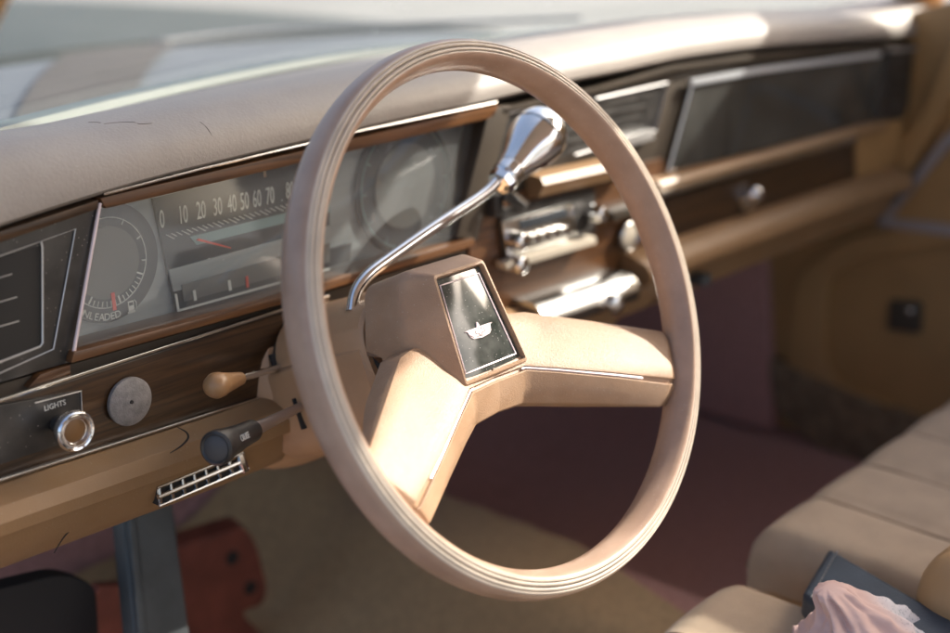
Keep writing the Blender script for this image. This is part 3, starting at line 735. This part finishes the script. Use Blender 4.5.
# horn pad plate, its line and crest
def hp(v): return -37.3-.085*(v+36)
plq = [(-23.3, 37.6), (23.3, 37.6), (30.8, -33.3), (-30.8, -33.3)]
bm = prism([L(u, v, hp(v)) for u, v in plq], (0, 0, -.004), .0006)
pad = link('horn_pad', bm, MT['plate'], sw, local=True)
lines = bmesh.new()
q = [(-20.2, 33.2), (20.2, 33.2), (27, -29.5), (-27, -29.5)]
tube([L(u, v, hp(v)+.25) for u, v in [Vector(q[i]).lerp(Vector(q[(i+1) % 4]), k/10) for i in range(4) for k in range(10)]], .00055, 6, lines, closed=True)
link('border_line', lines, MT['pink'], pad, local=True)
crest = [(-16.5, 2.6), (-12.5, 2.9), (-6, 2.9), (-1.8, 2.9), (-1.6, 4.6), (-.6, 6.6), (.6, 6.6), (1.6, 4.6), (1.8, 2.9), (6, 2.9), (12.5, 2.9), (16.5, 2.6), (13.4, 1.6), (12.2, -2.6), (9.4, -4.6), (0, -5.6), (-9.4, -4.6), (-12.2, -2.6), (-13.4, 1.6)]
crest = [(u*.9, v*.9) for u, v in crest]
cu0, cv0 = .5, -5.0
emb = link('crest', prism([L(u+cu0, v*1.05+cv0, hp(v)+1.4) for u, v in crest], (0, 0, -.0016), .0003, 1), MT['pink'], pad, local=True)
bm = bmesh.new()
bow = [(-4.6, .8), (-1.6, .8), (-1.2, 2.2), (1.8, 2.2), (1.6, .8), (4.6, .8), (4.2, -1.6), (1.2, -1.6), (.9, -3.0), (-2.0, -3.0), (-1.8, -1.6), (-5.0, -1.6)]
for k in range(len(bow)):
    a, b = bow[k], bow[(k+1) % len(bow)]
    tube([L(a[0]+cu0, a[1]+cv0, hp(a[1])+1.5), L(b[0]+cu0, b[1]+cv0, hp(b[1])+1.5)], .0003, 5, bm)
tube([L(u+cu0, v*1.05+cv0+1.5, hp(v)+1.5) for u, v in crest[13:18]], .00025, 5, bm)
link('crest_line', bm, MT['grime'], emb, local=True)
# spokes
def lerp3(tab, t):
    for (a, p), (b, q) in zip(tab, tab[1:]):
        if t <= b: break
    k = (t-a)/(b-a); k = max(0, min(1, k)); return Vector(p).lerp(Vector(q), k)
tA = [(0, (13, 4, -58)), (.3, (66, -6, -52)), (.65, (116, -31, -27)), (1, (158, -52.5, -6.5))]
tB = [(0, (-.6, -38.6, -36.5)), (.18, (30, -39.2, -34.5)), (.35, (54, -49, -25)), (.65, (97, -67.5, -9)), (1, (138, -85, 3.5))]
tC = [(0, (-.6, -42.5, -35.5)), (.18, (29, -43.0, -34)), (.35, (52.5, -52.5, -25.5)), (.65, (95, -71, -10)), (1, (135.6, -89.4, 2.4))]
tD = [(0, (-.6, -64, -44)), (.18, (26, -65.5, -43)), (.35, (48, -73, -35)), (.65, (86, -87, -20)), (1, (126, -103, -5))]
def spoke_sec(t, sgn, sc=1.0, push=0):
    A, B, Cc, Dd = lerp3(tA, t), lerp3(tB, t), lerp3(tC, t), lerp3(tD, t)
    crown = (A+B)/2+Vector((0, 0, .6))
    q1 = A.lerp(crown, .06)+Vector((0, .6, .0)); lowc = (Cc+Dd)/2+Vector((0, 0, 1.0))
    zb_ = -22+15*max(0, (t-.6)/.4)
    pts = [A+Vector((0, 1, zb_)), A+Vector((0, 1.6, -5)), A+Vector((0, 1.0, -1.4)), A*.9+crown*.1+Vector((0, .2, .4)), A*.5+crown*.5+Vector((0, 0, .8)), crown, B*.5+crown*.5+Vector((0, 0, .8)), B*.92+crown*.08, B+Vector((0, -.3, -.6)),
           B+Vector((.1, -.6, -2.6)), Cc+Vector((0, .6, -2.6)), Cc+Vector((0, .3, -.6)), Cc+Vector((0, -.4, 0)), lowc, Dd+Vector((0, .8, .3)), Dd+Vector((0, -.3, -1.5)), Dd+Vector((0, 0, zb_+4))]
    if sc != 1.0:
        m = sum(pts, Vector())/len(pts); pts = [m+(p-m)*sc for p in pts]
    dirv = Vector((.90, -.43, .2))
    pts = [p+dirv*push for p in pts]
    return [L(p.x*sgn, p.y, p.z) for p in pts]
ts = [0, .06, .12, .16, .18, .21, .25, .3, .35, .42, .5, .58, .65, .75, .85, .93, 1]
for sgn in (1, -1):
    secs = [spoke_sec(t, sgn) for t in ts]+[spoke_sec(1, sgn, .99, 1.6), spoke_sec(1, sgn, .965, 2.8), spoke_sec(1, sgn, .91, 3.4)]
    secs += [[p+Vector((.009*sgn, -.0045, -.004)) for p in secs[-1]]]
    sk = link('spoke', loft(secs), MT['hub'], sw, local=True, angle=32)
    bm = bmesh.new(); pth = [(lerp3(tB, t)+lerp3(tC, t))/2+Vector((0, 0, -1.3)) for t in (.16, .18, .22, .3, .35, .5, .65, .82)]
    tube([L(p.x*sgn, p.y, p.z) for p in pth], .0009, 8, bm)
    link('chrome_strip', bm, MT['pink'], sk, local=True)
    # socket where the spoke meets the rim
    a = R(-29.5); ctr = Vector((math.cos(a)*170*sgn, math.sin(a)*170, -8))

# ------------------------------------------------------------------ steering column
scn = thing('steering_column', 'tan plastic steering column shroud flaring into the dashboard', 'steering column', W(0, 0, -150))
def colsec(h, hw, tp, bt, n=2.6, N=48, u0=0):
    out = []
    for k in range(N):
        a = 2*math.pi*k/N; c, s = math.cos(a), math.sin(a)
        u = hw*math.copysign(abs(c)**(2/n), c); v = (tp if s > 0 else bt)*math.copysign(abs(s)**(2/n), s)
        out.append(W(u+u0, v, h))
    return out
link('upper_shroud', loft([colsec(-104, 49, 38, 40), colsec(-107, 51, 41, 42), colsec(-150, 53, 44, 42), colsec(-200, 55, 45, 42), colsec(-203, 53, 43, 41)]), MT['shroud'], scn)
link('lower_shroud', loft([colsec(-105, 49, 10, 50, 3.5), colsec(-108, 52, 12, 55, 4), colsec(-150, 56, 12, 63, 4), colsec(-150, 58, 12, 65, 4), colsec(-228, 61, 10, 68, 4), colsec(-232, 58, 8, 65, 4)]), MT['shroud'], scn)
link('collar', loft([colsec(-206, 58, 44, 40), colsec(-209, 61, 47, 42), colsec(-218, 66, 48, 55), colsec(-232, 74, 50, 66), colsec(-246, 82, 52, 72), colsec(-252, 84, 52, 74), colsec(-262, 84, 52, 74)]), MT['shroud'], scn)
link('collar_seam', loft([colsec(-202, 53, 42, 36), colsec(-208, 53, 42, 36)]), MT['matte'], scn)
link('lever_slot', prism([W(-61, -16, -184), W(-61, -40, -184), W(-61, -40, -187), W(-61, -16, -187)], (.008, 0, 0), .0005), MT['matte'], scn)
link('signal_slot', prism([W(-57.5, 20, -200), W(-57.5, -6, -199), W(-57.5, -6, -202), W(-57.5, 20, -203)], (.008, 0, 0), .0005), MT['matte'], scn)
# turn signal lever
def onray(px, py, h):
    d = rt*((px-475)/FPX) - up*((py-316.5)/FPX) + fw
    return CAM + d*((h/1000 - NA.dot(CAM))/NA.dot(d))
a, b = onray(216, 385.5, -160), onray(286, 365.5, -203)
tl = thing('turn_signal_lever', 'tan tipped chrome turn signal lever on the steering column', 'turn signal lever', b)
ax = (b-a).normalized()
link('stem', tube([a+ax*.030, b], .0026, 16), MT['chrome'], tl)
link('knob', lathe([(-.0088, 0), (-.0078, .0043), (-.0045, .0078), (.0, .0092), (.0048, .0088), (.0065, .0082), (.012, .0074), (.022, .0062), (.034, .0048), (.0355, .003)], a, ax, 32), MT['knobtan'], tl)
a, b = onray(219, 447, -128), onray(306, 404, -187)
cz = thing('cruise_lever', 'black stubby cruise control lever below the tan tipped lever', 'cruise lever', b)
ax = (b-a).normalized()
link('stem', tube([a+ax*.04, a+ax*.07, b], [.0058, .0044, .0032], 16), mat('satin metal', (.5, .45, .43), .3, .8), cz)
link('grip', lathe([(-.004, .0080), (-.0055, .0100), (-.004, .0117), (.002, .0118), (.010, .0104), (.030, .0086), (.048, .0078), (.050, .006)], a, ax, 36), MT['navy'] if False else MT['black'], cz)
link('end_button', lathe([(-.0062, 0), (-.0060, .006), (-.0045, .0088), (-.002, .009)], a, ax, 32), mat('dark grey button', (.06, .055, .055), .5), cz)
# lettering along the grip, standing just proud of its near side
xdir = ax; zdir = (CAM-a-ax*.018); zdir = (zdir-xdir*zdir.dot(xdir)).normalized()
zdir = (zdir*.92-Vector((0, 0, 1))*.15); zdir = (zdir-xdir*zdir.dot(xdir)).normalized(); ydir = zdir.cross(xdir)
o = text('lettering', 'CRUISE', .0062, (0, 0, 0), MT['white'], cz, depth=.0002, sx=.72)
o.matrix_local = Matrix.Translation(a+ax*.018+zdir*.0104-Vector(cz.location)) @ Matrix((xdir, ydir, zdir)).transposed().to_4x4() @ Matrix.Diagonal((.62, 1, 1, 1))

# gear lever with polished knob
pts = [onray(352, 312, -124), onray(356, 292, -124), onray(368, 275, -122), onray(390, 258, -120), onray(436, 226, -115), onray(470, 204, -112), onray(488, 191, -110), onray(500, 178, -108)]
gl = thing('gear_lever', 'chrome column gear lever with bottle shaped polished knob', 'gear lever', pts[0])
link('shaft', tube(bez(pts, 8), .0046, 20), MT['chrome'], gl)
k0, k1 = onray(499, 184, -109), onray(556.5, 114, -101)
ax = (k1-k0).normalized(); Lk = (k1-k0).length*.735
bm = lathe([(-.002, .006), (0, .0105), (.006, .0118), (.0085, .0118)], k0, ax, 8)
link('hex_collar', bm, MT['chrome'], gl, smooth=False)
link('knob', lathe([(t*Lk, r) for t, r in ((.07, .0105), (.10, .0118), (.12, .0124), (.122, .0112), (.14, .0112), (.142, .0124), (.20, .0126), (.26, .0128), (.262, .0122), (.27, .0130), (.38, .0144), (.50, .0172), (.62, .0203), (.74, .0228), (.84, .0240), (.868, .0242), (.873, .0238))], k0, ax, 64), MT['chrome'], gl)
link('knob_seam', lathe([(t*Lk, r) for t, r in ((.872, .0212), (.908, .0212))], k0, ax, 64), MT['matte'], gl)
link('cap', lathe([(t*Lk, r) for t, r in ((.907, .0236), (.912, .0242), (.95, .0241), (1.06, .0222), (1.14, .0188), (1.20, .0125), (1.22, 0))], k0, ax, 64), MT['chrome'], gl)
# small black lever and bracket behind the knob
bl = thing('heater_lever', 'short black heater lever with silver tip behind the gear knob', 'lever', D(505, 205))
link('bracket', box(D(494, 205, .198), (.012, .014, .02), .002), MT['black'], bl)
link('arm', prism([D(507, 190, .185), D(528, 203, .185), D(527, 212, .185), D(505, 200, .185)], (0, .006, 0), .001), MT['black'], bl)
link('tip', tube([D(512, 192, .183), D(527, 204, .183)], .0018, 8), MT['chromed'], bl)

# ------------------------------------------------------------------ passenger door
XD = 1.07
pdr = thing('passenger_door', 'tan vinyl passenger door panel with framed inset and brown carpeted foot', 'car door', (XD, 0, -.5))
def dplate(pix, x, thick, bev=.002, bm=None, seg=3): return prism([XP(px, py, x) for px, py in pix], (thick, 0, 0), bev, seg, bm)
bm = prism([(XD, .40, -.52), (XD, .43, -.30), (XD, .33, -.12), (XD, .26, .03), (XD, .23, .105), (XD, .15, .13), (XD, .10, .40), (XD, -1.3, .42), (XD, -1.3, -.52)], (.06, 0, 0), .008, 3)  # top edge raised out of view to shade seats and lower dash
link('inner_panel', bm, MT['door'], pdr)
# raised surround with a sunk field
def ringplate(outer, inner, x, depth, name, m, bev=.004):
    bm = bmesh.new(); n = len(outer); o = [XP(*p, x) for p in outer]; i_ = [XP(*p, x) for p in inner]
    sec = [[p+Vector((.02, 0, 0)) for p in o], [p.copy() for p in o], [p.copy() for p in i_], [p+Vector((depth, 0, 0)) for p in i_]]
    vs = [[bm.verts.new(p) for p in s] for s in sec]
    for a, b in zip(vs, vs[1:]):
        for k in range(n): bm.faces.new((a[k], a[(k+1) % n], b[(k+1) % n], b[k]))
    bevel(bm, bev, 3)
    return link(name, bm, m, pdr)
ro = roundpoly([(793, 275), (850, 235), (1180, 190), (1180, 560), (960, 478), (782, 405)], 25, 6)
ri = roundpoly([(826, 282), (862, 258), (1150, 215), (1150, 520), (960, 440), (822, 376)], 25, 6)
ringplate(ro, ri, XD-.014, .014, 'raised_surround', MT['door'])
ro = roundpoly([(874, 226), (945, 134), (1150, 60), (1150, 275), (960, 238)], 6, 4)
ri = roundpoly([(889, 219), (950, 146), (1135, 80), (1135, 255), (960, 226)], 6, 4)
ringplate(ro, ri, XD-.02, .008, 'inset_frame', MT['grime'], .002)
link('inset_panel', dplate([(886, 221), (949, 144), (1138, 78), (1138, 258), (960, 229)], XD-.012, .01), MT['door'], pdr)
lk = link('lock_plate', dplate(roundpoly([(889, 300), (921, 302), (920, 334), (887, 330)], 4, 3), XD-.006, .006, .001), MT['dark'], pdr)
link('lock_pin', lathe([(0, .006), (-.008, .005), (-.010, 0)], XP(912, 310, XD-.006), (1, 0, 0), 16), MT['chromed'], pdr)
link('carpet_foot', dplate(roundpoly([(766, 355), (800, 372), (960, 437), (1180, 545), (1180, 640), (900, 474), (815, 446), (775, 410)], 12, 4), XD-.017, .02, .004), MT['brncarp'], pdr)
link('dash_side_trim', dplate([(858, 196), (880, 170), (925, 105), (950, 40), (985, 38), (905, 180), (870, 225)], XD-.02, .03, .004), MT['door'], pdr)
# kick panel
kp = tag(link('kick_panel', prism([(1.05, .36, -.52), (1.05, .40, -.2), (1.05, .36, -.10), (1.05, .80, -.10), (1.05, .80, -.52)], (.05, 0, 0), .006), MT['maroon'], loc=(1.05, .5, -.5)), 'maroon carpeted kick panel beside the passenger footwell', 'kick panel')

# ------------------------------------------------------------------ seats
def cushion(x0, x1, y0, y1, zt, zb, nch, parent, rise=.02, side=.018, roll=.032):
    bm = bmesh.new(); nx = 10*nch; ny = 30; cols = []
    def pt(t, s, up=0):
        x = x0+(x1-x0)*t; ch = abs(math.sin(math.pi*t*nch))**.30
        e = min(1, min(t, 1-t)*(x1-x0)/side); ez = 1-math.sqrt(max(0, 1-(1-e)**2))
        if s < .2: y, z, b = y0, zb+(zt-roll-zb)*s/.2, .15
        elif s < .5:
            k = (s-.2)/.3*math.pi/2; y, z, b = y0-roll*(1-math.cos(k)), zt-roll+roll*math.sin(k), .15+.85*(s-.2)/.3
        else:
            k = (s-.5)/.5; y, z, b = y0-roll+(y1-y0+roll)*k, zt-rise*k, 1
        wv = .0022*noise.noise(Vector((x*9, y*14, 2)))+.0012*noise.noise(Vector((x*30, y*22, 5)))
        return Vector((x, y+.005*(ch-.8)*(1-b), z+(.0075*(ch-.8)+wv)*b-ez*.014*min(1, s*3)+up))
    for i in range(nx+1):
        t = i/nx
        top = [pt(t, j/ny) for j in range(ny+1)]
        cols.append(top+[Vector((top[0].x, y1, zb)), Vector((top[0].x, y0-.02, zb))])
    link('cushion', loft(cols), MT['seat'], parent, angle=70)
    for k in range(1, nch): link('seam', tube([pt(k/nch, .1+.9*j/24, .0006) for j in range(25)], .0013, 6), MT['piping'], parent)
    link('front_seam', tube([pt(t/40, .20, 0)+Vector((0, .0008, 0)) for t in range(41)], .0014, 6), MT['piping'], parent)
ps = thing('passenger_seat', 'beige cloth passenger seat cushion with sewn channels', 'car seat', (.62, -.3, -.5))
cushion(.285, .98, -.026, -.75, -.258, -.318, 7, ps)
link('seat_base', box((.625, -.385, -.415), (.722, .700, .20), .02), MT['seatv'], ps)
ds = thing('driver_seat', 'beige cloth driver seat cushion below the steering wheel', 'car seat', (-.05, -.3, -.5))
cushion(-.40, .212, -.046, -.75, -.264, -.318, 6, ds)
link('seat_base', box((-.094, -.395, -.415), (.620, .690, .20), .02), MT['seatv'], ds)
# navy folded case lying in the gap
nv0 = [ZP(829, 546, -.235), ZP(802, 592, -.235), ZP(950, 705, -.225), ZP(965, 625, -.225)]
nv = thing('navy_case', 'navy vinyl case with stitched edge lying between the seat cushions', 'case', sum(nv0, Vector())/4)
link('cover', prism(nv0, (0, 0, -.022), .006, 4), MT['navy'], nv)
d1 = (nv0[2]-nv0[1]).normalized(); up_ = Vector((0, 0, .0015))
a, b = nv0[0]+d1*.012+up_*.6, nv0[1]+d1*.012+up_*.6
bm = bmesh.new()
for k in range(14): tube([a.lerp(b, (k+.15)/14), a.lerp(b, (k+.8)/14)], .0008, 6, bm)
link('stitching', bm, MT['cord'], nv)
# tan armrest end at the right edge
ar = thing('armrest', 'tan vinyl folded centre armrest at the seat edge', 'armrest', ZP(935, 600, -.24))
c0 = ZP(962, 606, -.225)
bm = bmesh.new(); bmesh.ops.create_uvsphere(bm, u_segments=40, v_segments=24, radius=1)
for v in bm.verts:
    p = v.co; f = lambda q, e: math.copysign(abs(q)**e, q)
    v.co = c0+Vector((.06*f(p.x, .7)+.03, .13*f(p.y, .6)-.09, .065*f(p.z, .6)-.02))
link('pad', bm, MT['seatv'], ar, angle=80)

# crumpled pink and white cloth on the driver seat
cl0 = ZP(872, 652, -.24)
bm = bmesh.new(); NU, NV = 120, 60; g = []
def ridged(p, f):
    return 1-2*abs(noise.noise(p*f))
for i in range(NU):
    a = 2*math.pi*i/NU; row = []
    for j in range(NV+1):
        t = j/NV
        body = .050*(1-max(0, (t-.22)/.78))**1.5*math.sin(min(1, t/.18+.25)*math.pi/2)+.0085
        if t > .82: body *= 1+.25*(t-.82)/.18
        if t > .96: body *= math.sqrt(max(0, 1-((t-.96)/.04)**2))
        z = .078*t**1.05
        pl = .16*math.cos(7*a+3*t)+.10*math.cos(12*a-5*t+1)
        r = body*(1+pl*min(1, .25+t)*(.9 if t < .95 else .4))
        p = Vector((math.cos(a)*r*1.25, math.sin(a)*r*.8, z))
        p += Vector((math.cos(a), math.sin(a), .5))*(.0085*ridged(p+Vector((.3, .1, .7)), 38)+.004*ridged(p, 85))*(1-t)**.7
        p += Vector((-.030*t*t, .024*t*t, 0))
        row.append(bm.verts.new(cl0+p-Vector((0, 0, .022))))
    g.append(row)
for i in range(NU):
    a, b = g[i], g[(i+1) % NU]
    for k in range(NV): bm.faces.new((a[k], b[k], b[k+1], a[k+1]))
m = mat('pink white printed cloth', (.62, .40, .37), .7, bump=.5, bscale=120)
t = m.node_tree; tc = t.nodes.new('ShaderNodeTexCoord'); sx = t.nodes.new('ShaderNodeSeparateXYZ'); t.links.new(tc.outputs['Object'], sx.inputs[0])
gt = t.nodes.new('ShaderNodeMapRange'); gt.inputs['From Min'].default_value = .000; gt.inputs['From Max'].default_value = .022; t.links.new(sx.outputs[0], gt.inputs[0])
vo = t.nodes.new('ShaderNodeTexVoronoi'); vo.inputs['Scale'].default_value = 420; t.links.new(tc.outputs['Object'], vo.inputs['Vector'])
rp_ = t.nodes.new('ShaderNodeValToRGB'); rp_.color_ramp.elements[0].position = .22; rp_.color_ramp.elements[1].position = .34
rp_.color_ramp.elements[0].color = (.42, .42, .45, 1); rp_.color_ramp.elements[1].color = (.62, .60, .62, 1); t.links.new(vo.outputs['Distance'], rp_.inputs[0])
mx = t.nodes.new('ShaderNodeMix'); mx.data_type = 'RGBA'; mx.inputs['A'].default_value = (.60, .42, .38, 1)
t.links.new(gt.outputs[0], mx.inputs['Factor']); t.links.new(rp_.outputs[0], mx.inputs['B']); t.links.new(mx.outputs['Result'], t.nodes['Principled BSDF'].inputs['Base Color'])
tag(link('crumpled_cloth', bm, m, loc=cl0, angle=80), 'crumpled pink and white printed cloth bunched on the driver seat', 'cloth')

# ------------------------------------------------------------------ pedals and mats under the dash
bp = thing('pedal_arm', 'dark steel pedal arm hanging under the dashboard', 'pedal', (-.02, .32, -.2))
def onz(px, py, y): return D(px, py, y)
pq = [(122, 505, .34), (172, 490, .34), (192, 645, .30), (136, 645, .30)]
link('arm', prism([onz(*p) for p in pq], (0, .02, 0), .004, 3), MT['steel'], bp)
link('arm_flange', prism([onz(128, 505, .335), onz(136, 503, .335), onz(150, 645, .295), onz(140, 645, .295)], (0, .006, 0), .001), MT['steel'], bp)
rf = thing('red_pad', 'red vinyl pad with two dark holes in the driver footwell', 'pad', onz(225, 580, .5))
rq = roundpoly([(176, 548), (245, 526), (257, 545), (268, 590), (262, 606), (240, 612), (286, 660), (186, 660)], 10, 4)
rb = link('pad_face', prism([onz(x, y, .50) for x, y in rq], (0, .02, .008), .006, 3), MT['redpad'], rf)
for px, py in ((233, 558), (251, 588)): link('hole', lathe([(0, .008), (.002, .008)], onz(px, py, .4985), (0, 1, 0), 20), MT['matte'], rf)
rs = tag(link('rubber_pad', prism([onz(x, y, .36) for x, y in roundpoly([(-30, 596), (62, 574), (96, 584), (100, 650), (-30, 670)], 14, 5)], (0, .02, 0), .005, 3), MT['matte'], loc=onz(40, 600, .37)), 'worn black rubber pedal pad at the lower left corner', 'pedal pad')
rd = tag(link('heel_flap', prism([onz(x, y, .45) for x, y in [(100, 586), (128, 584), (150, 660), (60, 660)]], (0, .015, 0), .004, 2), MT['redpad'], loc=onz(110, 620, .45)), 'dark red vinyl flap between the rubber pad and the pedal arm', 'flap')
